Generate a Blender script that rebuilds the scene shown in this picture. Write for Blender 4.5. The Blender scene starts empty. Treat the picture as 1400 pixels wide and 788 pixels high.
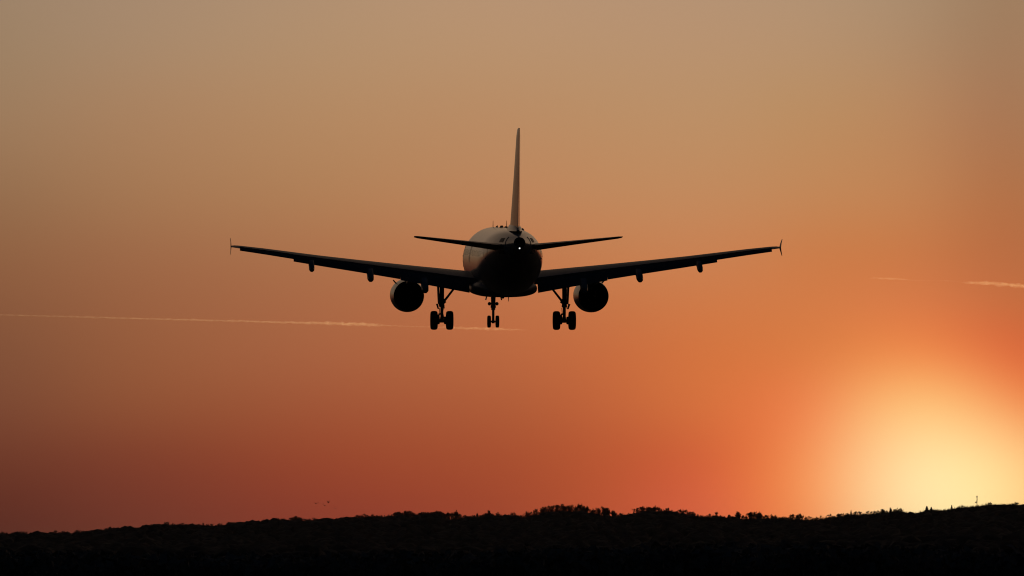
import bpy, math, random
import numpy as np
from mathutils import Vector, Matrix, noise as mnoise

random.seed(7)
rng = np.random.RandomState(11)
sc = bpy.context.scene
COL = sc.collection
R = math.radians

# ------------------------------------------------------------------ camera
F = 11494.0                      # focal length in photo pixels (1400 px wide)
PITCH = (765 - 394) / F          # optical axis above the true horizon
CAM_Z = 1.8
cam_d = bpy.data.cameras.new('camera')
cam_d.sensor_width = 36
cam_d.lens = F * 36 / 1400
cam_d.clip_start = 1.0
cam_d.clip_end = 120000
cam = bpy.data.objects.new('camera', cam_d)
COL.objects.link(cam)
cam.location = (0, 0, CAM_Z)
cam.rotation_euler = (math.pi / 2 + PITCH, 0, 0)
sc.camera = cam

def at(px, py, dist):
    """world point that stands dist metres ahead in direction of photo pixel px, py"""
    el = PITCH + math.atan((394 - py) / F)
    return Vector(((px - 700) / F * dist, dist, CAM_Z + dist * math.tan(el)))

# ------------------------------------------------------------------ sky
SUN_AZ = (1285 - 700) / F
SUN_EL = R(-0.12)                  # just gone behind the ridge for everything low; high vapour still catches it
world = bpy.data.worlds.new('World')
sc.world = world
world.use_nodes = True
wn = world.node_tree.nodes; wl = world.node_tree.links
wn.clear()

# colours of the evening sky by direction (sRGB), read at bearings / elevations
SX = [0, 200, 450, 700, 950, 1050, 1150, 1290, 1400]
SY = [-60, 15, 145, 285, 380, 475, 575, 665, 725, 790]
SKY = [
 [(158,132,108),(166,138,112),(174,144,115),(179,147,117),(178,147,118),(177,147,117),(174,145,116),(166,137,108),(160,128,98)],
 [(158,131,104),(168,138,110),(178,144,112),(184,147,114),(183,147,115),(182,146,114),(178,145,113),(168,135,104),(162,127,96)],
 [(158,125,94),(170,131,97),(180,138,100),(186,141,102),(188,144,104),(188,144,102),(186,140,98),(179,131,93),(169,122,87)],
 [(149,108,76),(164,117,81),(177,125,85),(190,131,89),(196,136,91),(197,135,88),(197,132,84),(192,125,79),(181,114,72)],
 [(142,94,64),(157,102,69),(173,110,73),(191,117,75),(204,126,78),(207,125,75),(208,123,71),(205,118,70),(192,110,66)],
 [(132,83,57),(152,93,61),(170,100,65),(188,106,65),(211,117,65),(218,123,68),(226,130,72),(238,139,78),(219,111,63)],
 [(122,70,49),(141,78,51),(160,83,53),(177,91,55),(214,110,61),(231,126,71),(250,159,99),(260,207,135),(250,164,99)],
 [(104,52,38),(122,58,42),(148,66,44),(168,76,47),(212,98,57),(237,119,74),(257,184,117),(265,236,173),(263,216,145)],
 [(95,46,36),(117,56,42),(140,61,45),(165,73,48),(222,104,68),(243,130,83),(256,172,109),(265,234,169),(261,206,132)],
 [(90,44,36),(110,52,40),(132,58,44),(160,68,48),(205,92,62),(220,112,72),(232,140,88),(240,190,130),(235,170,108)],
]
def pchip(xs, ys, x):
    xs = np.array(xs, float); ys = np.array(ys, float)
    h = np.diff(xs); d = np.diff(ys) / h
    m = np.zeros(len(xs))
    for i in range(1, len(xs) - 1):
        if d[i-1] * d[i] > 0:
            w1 = 2*h[i] + h[i-1]; w2 = h[i] + 2*h[i-1]
            m[i] = (w1 + w2) / (w1/d[i-1] + w2/d[i])
    m[0] = d[0]; m[-1] = d[-1]
    x = min(max(x, xs[0]), xs[-1])
    i = min(max(int(np.searchsorted(xs, x)) - 1, 0), len(xs) - 2)
    t = (x - xs[i]) / h[i]
    return ((2*t**3-3*t**2+1)*ys[i] + (t**3-2*t**2+t)*h[i]*m[i] + (-2*t**3+3*t**2)*ys[i+1] + (t**3-t**2)*h[i]*m[i+1])
def s2l(c):
    c = c / 255.0
    return np.where(c <= 0.04045, c / 12.92, ((np.maximum(c, 0) + 0.055) / 1.055) ** 2.4)
A = np.array(SKY, float)
NX, NY = 17, 14
gx = np.array([-420 + 140 * i for i in range(NX)], float)
gy = np.array([835 - 70 * j for j in range(NY)], float)
G = np.zeros((NX, NY, 3))
for i, x in enumerate(gx):
    fade = 1.0
    xx = x
    if x < 0: xx, fade = 0, 1 + x / 3500
    if x > 1400: xx, fade = max(2580 - x, 700), 0.97
    for j, y in enumerate(gy):
        for c in range(3):
            col = [pchip(SX, A[r, :, c], xx) for r in range(len(SY))]
            G[i, j, c] = pchip(SY, col, y) * fade
G = s2l(G)
def bspl(n):
    M = np.zeros((n, n))
    for i in range(n):
        M[i, i] += 4; M[i, max(i-1, 0)] += 1; M[i, min(i+1, n-1)] += 1
    return M / 6
C = np.linalg.solve(bspl(NX), G.reshape(NX, -1)).reshape(NX, NY, 3)
C = np.einsum('ab,ibc->iac', np.linalg.inv(bspl(NY)), C)
C = np.maximum(C, 0) / 1.4       # ramp stops stay below 1; scaled back after the sum

def N(t, **kw):
    n = wn.new(t)
    for k, v in kw.items(): setattr(n, k, v)
    return n
def math_n(op, a, b=None, cl=False):
    n = N('ShaderNodeMath', operation=op, use_clamp=cl)
    for k, v in enumerate((a, b)):
        if v is None: continue
        if isinstance(v, (int, float)): n.inputs[k].default_value = v
        else: wl.new(v, n.inputs[k])
    return n.outputs[0]
def mrange(v, a, b, c=0.0, d=1.0, mode='LINEAR'):
    n = N('ShaderNodeMapRange', interpolation_type=mode)
    wl.new(v, n.inputs['Value'])
    for nm, q in (('From Min', a), ('From Max', b), ('To Min', c), ('To Max', d)): n.inputs[nm].default_value = q
    return n.outputs[0]
def bramp(v, cols):
    n = N('ShaderNodeValToRGB'); cr = n.color_ramp
    cr.interpolation = 'B_SPLINE'
    while len(cr.elements) < len(cols): cr.elements.new(0.5)
    for k, c in enumerate(cols): cr.elements[k].position = k / (len(cols) - 1)
    for k, c in enumerate(cols): cr.elements[k].color = (float(c[0]), float(c[1]), float(c[2]), 1)
    wl.new(v, n.inputs[0])
    return n.outputs[0]
tc = N('ShaderNodeTexCoord')
sp = N('ShaderNodeSeparateXYZ'); wl.new(tc.outputs['Generated'], sp.inputs[0])
az = math_n('ARCTAN2', sp.outputs[0], sp.outputs[1])
el = math_n('ARCSINE', sp.outputs[2])
U = mrange(az, (gx[0]-700)/F, (gx[-1]-700)/F)
V = mrange(el, PITCH+(394-gy[0])/F, PITCH+(394-gy[-1])/F)
acc = None
for i in range(NX):
    w = bramp(U, [(1, 1, 1) if k == i else (0, 0, 0) for k in range(NX)])
    c = bramp(V, C[i])
    ma = N('ShaderNodeVectorMath', operation='MULTIPLY_ADD')
    wl.new(w, ma.inputs[0]); wl.new(c, ma.inputs[1])
    if acc is not None: wl.new(acc, ma.inputs[2])
    acc = ma.outputs[0]
up14 = N('ShaderNodeVectorMath', operation='SCALE'); wl.new(acc, up14.inputs[0]); up14.inputs['Scale'].default_value = 1.4; acc = up14.outputs[0]
nishita = N('ShaderNodeTexSky', sky_type='NISHITA')
nishita.sun_disc = False
nishita.sun_elevation = max(SUN_EL, R(0.6))
nishita.sun_rotation = SUN_AZ
nishita.air_density = 1.0; nishita.dust_density = 3.0; nishita.ozone_density = 2.0
DOME = 0.019                       # strength of the Sky Texture (dusk, high dome)
scl = N('ShaderNodeVectorMath', operation='SCALE'); tn = N('ShaderNodeVectorMath', operation='MULTIPLY'); wl.new(nishita.outputs[0], tn.inputs[0]); tn.inputs[1].default_value = (0.8, 0.92, 1.1); wl.new(tn.outputs[0], scl.inputs[0]); scl.inputs['Scale'].default_value = DOME
we = mrange(el, R(4.2), R(30), 1, 0, 'SMOOTHSTEP')
wa = mrange(math_n('ABSOLUTE', az), R(7), R(75), 1, 0, 'SMOOTHSTEP')
wt = math_n('MULTIPLY', we, wa)
mx = N('ShaderNodeMix', data_type='RGBA')
wl.new(wt, mx.inputs[0]); wl.new(scl.outputs[0], mx.inputs[6]); wl.new(acc, mx.inputs[7])
bg = N('ShaderNodeBackground'); bg.inputs[1].default_value = 1.0
wl.new(mx.outputs[2], bg.inputs[0])
wo = N('ShaderNodeOutputWorld'); wl.new(bg.outputs[0], wo.inputs[0])

# ------------------------------------------------------------------ sun (setting behind the wooded ridge)
sun_d = bpy.data.lights.new('sun', 'SUN')
sun_d.energy = 0.45
sun_d.angle = R(0.53)
sun_d.color = (1.0, 0.56, 0.21)
sun = bpy.data.objects.new('sun', sun_d); COL.objects.link(sun)
sdir = Vector((math.sin(SUN_AZ) * math.cos(SUN_EL), math.cos(SUN_AZ) * math.cos(SUN_EL), math.sin(SUN_EL)))
sun.rotation_euler = (-sdir).to_track_quat('-Z', 'Y').to_euler()
sun.location = (60, 50, 60)

sc.view_settings.view_transform = 'Standard'
sc.view_settings.look = 'None'
sc.view_settings.exposure = 0
sc.view_settings.gamma = 1
sc.render.engine = 'CYCLES'
sc.cycles.max_bounces = 6
sc.cycles.volume_bounces = 1
sc.cycles.use_denoising = True
sc.cycles.filter_width = 1.1
sc.cycles.denoising_prefilter = 'ACCURATE'
sc.cycles.denoiser = 'OPENIMAGEDENOISE'
sc.cycles.denoising_input_passes = 'RGB_ALBEDO_NORMAL'

# ------------------------------------------------------------------ materials
def material(name, color, rough=0.5, metal=0.0, var=0.12, scale=2.0, coat=0.0, bump=0.0, spec=0.5):
    m = bpy.data.materials.new(name); m.use_nodes = True
    nt = m.node_tree; b = nt.nodes['Principled BSDF']
    b.inputs['Roughness'].default_value = rough
    b.inputs['Metallic'].default_value = metal
    b.inputs['Coat Weight'].default_value = coat
    b.inputs['Coat Roughness'].default_value = 0.08
    b.inputs['Specular IOR Level'].default_value = spec
    t = nt.nodes.new('ShaderNodeTexCoord'); nz = nt.nodes.new('ShaderNodeTexNoise')
    nz.inputs['Scale'].default_value = scale; nz.inputs['Detail'].default_value = 6
    nt.links.new(t.outputs['Object'], nz.inputs['Vector'])
    cr = nt.nodes.new('ShaderNodeValToRGB')
    cr.color_ramp.elements[0].position = 0.3; cr.color_ramp.elements[1].position = 0.7
    cr.color_ramp.elements[0].color = tuple(c * (1 - var) for c in color) + (1,)
    cr.color_ramp.elements[1].color = tuple(min(1, c * (1 + var)) for c in color) + (1,)
    nt.links.new(nz.outputs['Fac'], cr.inputs[0]); nt.links.new(cr.outputs[0], b.inputs['Base Color'])
    if bump:
        bp = nt.nodes.new('ShaderNodeBump'); bp.inputs['Strength'].default_value = bump
        nt.links.new(nz.outputs['Fac'], bp.inputs['Height']); nt.links.new(bp.outputs[0], b.inputs['Normal'])
    return m
M = {
 'white_paint': material('white_paint', (0.40, 0.395, 0.39), 0.34, var=0.06, scale=0.7, coat=0.45),
 'wing_grey': material('wing_grey', (0.16, 0.165, 0.175), 0.42, var=0.12, scale=1.2),
 'flap_grey': material('flap_grey', (0.09, 0.095, 0.105), 0.55, var=0.12, scale=1.5),
 'dark_grey': material('dark_grey', (0.05, 0.05, 0.055), 0.55, var=0.15, scale=3),
 'bare_metal': material('bare_metal', (0.45, 0.44, 0.43), 0.35, 1.0, var=0.1, scale=3),
 'burnt_metal': material('burnt_metal', (0.03, 0.027, 0.025), 0.7, 0.2, var=0.3, scale=4),
 'gear_metal': material('gear_metal', (0.22, 0.22, 0.22), 0.5, 0.2, var=0.15, scale=5),
 'rubber': material('rubber', (0.02, 0.02, 0.02), 0.75, var=0.2, scale=8),
 'glass_dark': material('glass_dark', (0.12, 0.12, 0.125), 0.2, var=0.1, coat=1.0),
 'bark': material('bark', (0.06, 0.047, 0.038), 0.9, var=0.3, scale=3),
 'twigs': material('twigs', (0.05, 0.038, 0.03), 0.9, var=0.3, scale=1),
 'needles': material('needles', (0.028, 0.04, 0.022), 0.85, var=0.35, scale=1),
 'canopy': material('canopy', (0.022, 0.02, 0.018), 0.9, var=0.4, scale=0.08),
 'dry_scrub': material('dry_scrub', (0.16, 0.15, 0.14), 0.9, var=0.2, scale=0.1),  # pale tone lifts the added bushes out of black
 'nacelle_paint': material('nacelle_paint', (0.25, 0.25, 0.26), 0.35, var=0.08, scale=0.8, coat=0.4),
 'feather': material('feather', (0.03, 0.03, 0.032), 0.7, var=0.2, scale=6),
 'mast_steel': material('mast_steel', (0.3, 0.3, 0.3), 0.5, 0.5, var=0.1, scale=2),
}
def ground_mat():
    m = bpy.data.materials.new('field_and_hills'); m.use_nodes = True
    nt = m.node_tree; b = nt.nodes['Principled BSDF']; b.inputs['Roughness'].default_value = 0.95
    b.inputs['Specular IOR Level'].default_value = 0.1
    g = nt.nodes.new('ShaderNodeNewGeometry'); n1 = nt.nodes.new('ShaderNodeTexNoise'); n2 = nt.nodes.new('ShaderNodeTexNoise')
    n1.inputs['Scale'].default_value = 0.004; n1.inputs['Detail'].default_value = 8
    n2.inputs['Scale'].default_value = 0.6; n2.inputs['Detail'].default_value = 6
    for n in (n1, n2): nt.links.new(g.outputs['Position'], n.inputs['Vector'])
    mxx = nt.nodes.new('ShaderNodeMath'); mxx.operation = 'ADD'
    nt.links.new(n1.outputs['Fac'], mxx.inputs[0]); nt.links.new(n2.outputs['Fac'], mxx.inputs[1])
    cr = nt.nodes.new('ShaderNodeValToRGB')
    e = cr.color_ramp.elements
    e[0].position = 0.75; e[0].color = (0.018, 0.02, 0.011, 1)
    e[1].position = 1.25; e[1].color = (0.045, 0.042, 0.024, 1)
    nt.links.new(mxx.outputs[0], cr.inputs[0]); nt.links.new(cr.outputs[0], b.inputs['Base Color'])
    return m
M['ground'] = ground_mat()
def lamp_mat(name, col, s):
    m = bpy.data.materials.new(name); m.use_nodes = True
    b = m.node_tree.nodes['Principled BSDF']
    b.inputs['Emission Color'].default_value = col + (1,); b.inputs['Emission Strength'].default_value = s
    return m
M['lamp'] = lamp_mat('tail_lamp_glow', (1.0, 0.97, 0.92), 1.3)
def vapour(name, dens):
    m = bpy.data.materials.new(name); m.use_nodes = True
    nt = m.node_tree; nt.nodes.clear()
    v = nt.nodes.new('ShaderNodeVolumePrincipled')
    v.inputs['Color'].default_value = (1, 1, 1, 1); v.inputs['Density'].default_value = dens
    v.inputs['Anisotropy'].default_value = 0.8
    o = nt.nodes.new('ShaderNodeOutputMaterial'); nt.links.new(v.outputs[0], o.inputs['Volume'])
    m.cycles.homogeneous_volume = True
    return m
M['vapour'] = vapour('ice_crystal_vapour', 0.011)

# ------------------------------------------------------------------ mesh helpers
class MB:
    def __init__(s): s.v = []; s.f = []; s.m = []
    def add(s, vs, fs, mi=0):
        o = len(s.v); s.v.extend([tuple(p) for p in vs])
        s.f.extend([tuple(o + i for i in f) for f in fs]); s.m.extend([mi] * len(fs)); return s
    def loft(s, rings, cap=(True, True), mi=0, closed=True):
        n = len(rings[0]); vs = [p for r in rings for p in r]; fs = []
        for a in range(len(rings) - 1):
            for k in range(n if closed else n - 1):
                k2 = (k + 1) % n
                fs.append((a*n+k, a*n+k2, (a+1)*n+k2, (a+1)*n+k))
        if cap[0]: fs.append(tuple(range(n))[::-1])
        if cap[1]: fs.append(tuple((len(rings)-1)*n + k for k in range(n)))
        return s.add(vs, fs, mi)
    def tube(s, p0, p1, r0, r1=None, n=12, mi=0):
        p0 = Vector(p0); p1 = Vector(p1); r1 = r0 if r1 is None else r1
        d = (p1 - p0).normalized(); a = d.orthogonal().normalized(); b = d.cross(a)
        rings = [[p + (a*math.cos(2*math.pi*k/n) + b*math.sin(2*math.pi*k/n)) * r for k in range(n)] for p, r in ((p0, r0), (p1, r1))]
        return s.loft(rings, mi=mi)
    def box(s, c, size, mi=0, rot=None):
        c = Vector(c); hx, hy, hz = (q/2 for q in size); vs = []
        for x in (-hx, hx):
            for y in (-hy, hy):
                for z in (-hz, hz):
                    p = Vector((x, y, z))
                    if rot: p = rot @ p
                    vs.append(c + p)
        return s.add(vs, [(0,1,3,2),(4,6,7,5),(0,4,5,1),(2,3,7,6),(0,2,6,4),(1,5,7,3)], mi)
    def lathe(s, prof, c, axis='Y', n=32, mi=0, cap=(False, False)):
        c = Vector(c); rings = []
        for t, r in prof:
            ring = []
            for k in range(n):
                a = 2*math.pi*k/n; u, w = r*math.cos(a), r*math.sin(a)
                ring.append(c + (Vector((u, t, w)) if axis == 'Y' else Vector((t, u, w)) if axis == 'X' else Vector((u, w, t))))
            rings.append(ring)
        return s.loft(rings, cap=cap, mi=mi)
    def build(s, name, mats, parent=None, smooth=True, angle=40):
        me = bpy.data.meshes.new(name); me.from_pydata(s.v, [], s.f)
        if not isinstance(mats, (list, tuple)): mats = [mats]
        for m in mats: me.materials.append(m)
        if len(mats) > 1: me.polygons.foreach_set('material_index', s.m)
        me.validate()
        import bmesh
        b = bmesh.new(); b.from_mesh(me); bmesh.ops.recalc_face_normals(b, faces=b.faces); b.to_mesh(me); b.free()
        if smooth:
            me.polygons.foreach_set('use_smooth', [True] * len(me.polygons))
            try: me.set_sharp_from_angle(angle=R(angle))
            except Exception: pass
        me.update()
        o = bpy.data.objects.new(name, me); COL.objects.link(o)
        if parent: o.parent = parent
        return o
def empty(name, loc=(0, 0, 0)):
    o = bpy.data.objects.new(name, None); o.location = loc; o.empty_display_size = 1; COL.objects.link(o); return o
def tag(o, label=None, cat=None, group=None, kind=None):
    if label: o['label'] = label
    if cat: o['category'] = cat
    if group: o['group'] = group
    if kind: o['kind'] = kind
    return o

# ------------------------------------------------------------------ ground sheet with the wooded ridge
RD = 8000.0                       # distance of the ridge
K = RD / F
SOLID = [(0,733),(25,732),(50,732.5),(75,731),(100,730),(120,728.5),(150,730),(162,731),(175,728),(190,725),(210,723),(230,720),(245,717.5),(260,719.5),(275,718),(300,720.5),(312,719),(330,722),(345,718.5),(350,716.5),(380,713),(400,712),(415,714),(430,713),(450,712),(475,709.5),(500,707.5),(530,706.5),(550,706),(570,706),(585,705),(590,703),(597,702),(603,703),(608,708),(612,711),(622,710),(635,707),(650,706.5),(665,705),(680,706),(700,705),(715,706),(722,706),(740,702),(755,700),(765,699),(770,700),(780,700),(792,700),(800,702),(810,703),(820,706),(832,708),(838,706),(845,706),(850,704.5),(862,704),(870,702),(880,700),(890,699.5),(900,698),(910,700),(920,702),(930,703),(940,704),(950,705),(955,707),(965,706.5),(980,705),(990,707),(1000,709),(1020,709.5),(1040,709.5),(1050,709),(1055,707.5),(1070,708.5),(1080,710),(1110,711),(1125,708.5),(1145,706.5),(1160,704.5),(1170,703),(1185,703.5),(1200,701),(1215,699.5),(1228,697),(1238,700.5),(1250,702),(1262,698.5),(1270,697),(1280,697),(1290,697),(1300,695.5),(1302,694),(1315,693),(1330,692),(1340,691.5),(1353,689.5),(1360,690.5),(1375,690),(1385,689.5),(1400,690.5)]
AIRY = [(0,729),(25,728),(50,730),(80,728),(115,727),(118,726),(140,726),(148,722),(150,721),(155,724),(165,728),(172,726),(180,724),(195,722),(213,718),(230,716),(243,716),(255,717),(275,717),(290,717.5),(303,717),(312,716),(322,719),(330,719),(345,716),(352,715),(372,712),(380,709),(390,710),(400,708.5),(412,709.5),(420,711),(422,709),(435,711),(450,710.5),(462,709),(480,707),(500,705.5),(520,705),(532,704),(545,702),(550,700),(556,699),(560,702),(575,702),(585,701),(597,700),(607,703),(610,704),(618,702),(622,700),(628,702),(636,704),(655,705),(660,702),(668,701),(680,703),(700,703),(712,704),(722,700),(730,698),(735,697),(740,696),(750,693),(760,692),(767,690.5),(772,694),(780,692),(788,693),(793,690),(800,693),(808,696),(815,697),(820,694),(827,695),(832,698),(838,699),(845,702),(858,703),(868,701),(872,696),(878,694),(885,694),(892,694),(905,695),(915,697),(925,698),(935,699),(945,701),(955,704),(965,705.5),(980,703),(995,706),(1003,707),(1007,702),(1010,702),(1014,706),(1020,703),(1030,701),(1038,702),(1044,706),(1055,705),(1070,706.5),(1085,706),(1090,705),(1097,706),(1110,709),(1125,706.5),(1140,704),(1147,702),(1155,703),(1165,701),(1172,700),(1183,701),(1195,700),(1205,698),(1218,696),(1230,694.5),(1238,698),(1250,700.5),(1262,696),(1268,695),(1275,695),(1282,695.5),(1295,693.5),(1302,692.5),(1312,691),(1318,690.5),(1330,690.5),(1345,689),(1353,686.5),(1362,688),(1380,687),(1388,686),(1400,688)]
sxs = np.array([p[0] for p in SOLID], float); sys_ = np.array([p[1] for p in SOLID], float)
axs = np.array([p[0] for p in AIRY], float); ays = np.array([p[1] for p in AIRY], float)
def solid_px(x): return np.interp(x, sxs, sys_)
def airy_px(x): return np.interp(x, axs, ays)
CAN = 7.0                         # height of the canopy above the soil
def ridge_h(X):
    """height of the soil along the ridge line at world X (numpy)"""
    px = X / K + 700
    inside = CAM_Z + (765 - solid_px(px)) * K - CAN + 0.6
    left = 16 + 9*np.sin(X/520.0 + 1.0) + 4*np.sin(X/170.0)
    right = 49 + 10*np.sin(X/700.0) + 4*np.sin(X/190.0)
    wl_ = np.clip((px + 250) / 250, 0, 1); wr_ = np.clip((1650 - px) / 250, 0, 1)
    h = inside * wl_ + left * (1 - wl_)
    h = np.where(px > 1400, inside * wr_ + right * (1 - wr_), h)
    return h
def smooth(t):
    t = np.clip(t, 0, 1); return t*t*(3-2*t)
def ground_h(X, Y):
    rh = ridge_h(X)
    und = 2.5*np.sin(X/310.0 + Y/450.0) + 2.0*np.sin(X/140.0 - Y/260.0)
    front = smooth((Y - 5200) / (RD - 5200))
    back = smooth((Y - RD) / 4000)
    h = rh * front * (1 - back * 0.75) + und * front * (1 - smooth((Y-RD+500)/450)*0.999) * 0.9
    # a lower, nearer spur coming in from the right
    spur = 17 * np.exp(-((Y - 4300) / 600.0)**2) * smooth((X + 20) / 520.0)
    return h + spur
ys = np.concatenate([np.array([-3000, -1200, -400, -100, 0]), np.linspace(60, 3000, 30), np.linspace(3080, 7300, 70), np.linspace(7330, 8300, 66), np.linspace(8400, 12000, 24), np.array([14000, 20000, 35000, 60000, 100000])])
xs = np.concatenate([-np.geomspace(60000, 1100, 24), np.linspace(-1050, 1050, 211), np.geomspace(1100, 60000, 24)])
XX, YY = np.meshgrid(xs, ys)
ZZ = ground_h(XX, YY)
ZZ = np.where(YY > 13000, np.minimum(ZZ, 8), ZZ)
g = MB(); nx = len(xs)
g.v = [tuple(p) for p in np.stack([XX.ravel(), YY.ravel(), ZZ.ravel()], 1).tolist()]
g.f = [(j*nx+i, j*nx+i+1, (j+1)*nx+i+1, (j+1)*nx+i) for j in range(len(ys)-1) for i in range(nx-1)]
g.m = [0]*len(g.f)
tag(g.build('ground', M['ground'], angle=180), 'dark fields rising to a long wooded ridge under the sunset', kind='structure')

# forest canopy: uncountable far wood covering ridge and slope, one mass of leafy-looking lumps and twig shreds
def canopy_mass():
    ico_v = []; ico_f = []
    t = (1 + 5**0.5) / 2
    base = [(-1,t,0),(1,t,0),(-1,-t,0),(1,-t,0),(0,-1,t),(0,1,t),(0,-1,-t),(0,1,-t),(t,0,-1),(t,0,1),(-t,0,-1),(-t,0,1)]
    fc = [(0,11,5),(0,5,1),(0,1,7),(0,7,10),(0,10,11),(1,5,9),(5,11,4),(11,10,2),(10,7,6),(7,1,8),(3,9,4),(3,4,2),(3,2,6),(3,6,8),(3,8,9),(4,9,5),(2,4,11),(6,2,10),(8,6,7),(9,8,1)]
    V_ = [Vector(b).normalized() for b in base]; cache = {}
    def mid(a, b):
        k = (min(a, b), max(a, b))
        if k not in cache: V_.append(((V_[a] + V_[b]) / 2).normalized()); cache[k] = len(V_) - 1
        return cache[k]
    F2 = []
    for a, b, c in fc:
        ab, bc, ca = mid(a, b), mid(b, c), mid(c, a); F2 += [(a, ab, ca), (b, bc, ab), (c, ca, bc), (ab, bc, ca)]
    B = np.array([tuple(v) for v in V_]); F2 = np.array(F2)
    verts = []; faces = []; off = 0
    def lump(x, y, z, rx, rz):
        nonlocal off
        q = B * (1 + rng.uniform(-0.28, 0.22, (len(B), 1))) * np.array([rx, rx, rz]) + np.array([x, y, z])
        verts.append(q); faces.append(F2 + off); off += len(B)
    def shreds(x, y, z, r, n, ln):
        nonlocal off
        d = rng.normal(size=(n, 3)); d[:, 2] = np.abs(d[:, 2]) + 0.4; d /= np.linalg.norm(d, axis=1)[:, None]
        p = d * r + np.array([x, y, z])
        u = rng.normal(size=(n, 3)); u /= np.linalg.norm(u, axis=1)[:, None]
        l = ln * rng.uniform(0.4, 1.0, (n, 1))
        a = p + u*0.16; b = p - u*0.16; c = p + (d*0.5 + np.array([0, 0, 0.7]))*l + rng.normal(size=(n, 3))*0.25
        q = np.stack([a, b, c], 1).reshape(-1, 3)
        verts.append(q); faces.append(np.arange(3*n).reshape(-1, 3) + off); off += 3*n
    # rows along the crest
    for row in range(5):
        yy = RD - 60 + row * 22
        x = -760.0
        while x < 760:
            r = rng.uniform(1.1, 2.6)
            X = x + rng.uniform(-1, 1); Y = yy + rng.uniform(-8, 8)
            zt = float(ridge_h(np.array([X]))[0]) + CAN - (2 - min(row, 2)) * 0.9 * rng.rand()
            hz = r * rng.uniform(0.8, 1.3)
            sink = rng.uniform(1.2, 3.4)
            lump(X, Y, zt - hz - sink, r, hz)
            lump(X, Y + 3, zt - hz - 3.0, r * 1.8, 3.0)
            shreds(X, Y, zt - hz - sink, r * 0.95, 30, 2.6)
            x += r * rng.uniform(0.9, 1.4)
    # the slope towards us
    for k in range(15000):
        Y = RD - 60 - (rng.rand() ** 1.1) * 4300
        X = rng.uniform(-700, 700) * Y / RD * 1.1
        zz = float(ground_h(np.array([X]), np.array([Y]))[0])
        cover = mnoise.noise(Vector((X/260, Y/420, 3)))
        r = rng.uniform(3, 8) * (1 + cover * 0.5)
        lump(X, Y, zz + 1.5, r, r * 0.7)
    v = np.concatenate(verts); f = np.concatenate(faces)
    me = bpy.data.meshes.new('forest_canopy')
    me.vertices.add(len(v)); me.vertices.foreach_set('co', v.ravel())
    me.loops.add(f.size); me.loops.foreach_set('vertex_index', f.ravel().astype(np.int32))
    me.polygons.add(len(f)); me.polygons.foreach_set('loop_start', np.arange(0, f.size, 3, dtype=np.int32))
    me.materials.append(M['canopy']); me.update(calc_edges=True)
    o = bpy.data.objects.new('forest_canopy', me); COL.objects.link(o)
    return o
tag(canopy_mass(), 'dark wood covering the ridge below the sunset, one black mass', 'woodland', kind='stuff')

hz = MB(); hz.box((0, 0, 39), (240000, 240000, 82)); hz.f = hz.f
haze = hz.build('haze', vapour('thin_evening_haze', 7e-6), smooth=False)
hv = haze.data.materials[0].node_tree.nodes['Principled Volume'].inputs
hv['Anisotropy'].default_value = 0.45; hv['Color'].default_value = (0.96, 0.98, 1.0, 1)
tag(haze, 'thin warm evening haze over the ridge', kind='stuff')
def scrub_screen():  # added bushes, put in to hide the too brightly lit field behind
    v = []; f = []; off = 0
    n = 5200
    X = rng.uniform(-190, 190, n); Y = 780 + 160 * rng.rand(n) ** 1.6
    H = 1.7 + 1.2 * rng.rand(n) + 0.5*np.sin(X/17.0)
    for k in range(n):
        m = 26
        d = rng.normal(size=(m, 3)); d /= np.linalg.norm(d, axis=1)[:, None]
        rad = rng.rand(m, 1) ** 0.4
        p = d * rad * np.array([1.5, 1.3, H[k]*0.52]) + np.array([X[k], Y[k], H[k]*0.5])
        u = rng.normal(size=(m, 3)); u /= np.linalg.norm(u, axis=1)[:, None]
        w = np.cross(u, d); w /= np.linalg.norm(w, axis=1)[:, None] + 1e-6
        sz = rng.uniform(0.3, 0.75, (m, 1))
        q = np.stack([p + u*sz, p - u*sz*0.5 + w*sz*0.7, p - u*sz*0.5 - w*sz*0.7], 1).reshape(-1, 3)
        q[:, 2] = np.maximum(q[:, 2], 0.01)
        v.append(q); f.append(np.arange(3*m).reshape(-1, 3) + off); off += 3*m
    v = np.concatenate(v); f = np.concatenate(f)
    me = bpy.data.meshes.new('scrub')
    me.vertices.add(len(v)); me.vertices.foreach_set('co', v.ravel())
    me.loops.add(f.size); me.loops.foreach_set('vertex_index', f.ravel().astype(np.int32))
    me.polygons.add(len(f)); me.polygons.foreach_set('loop_start', np.arange(0, f.size, 3, dtype=np.int32))
    me.materials.append(M['dry_scrub']); me.update(calc_edges=True)
    o = bpy.data.objects.new('scrub', me); COL.objects.link(o); return o
tag(scrub_screen(), 'black scrub along the bottom edge in front of the wooded ridge', 'scrub', kind='stuff')

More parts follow.
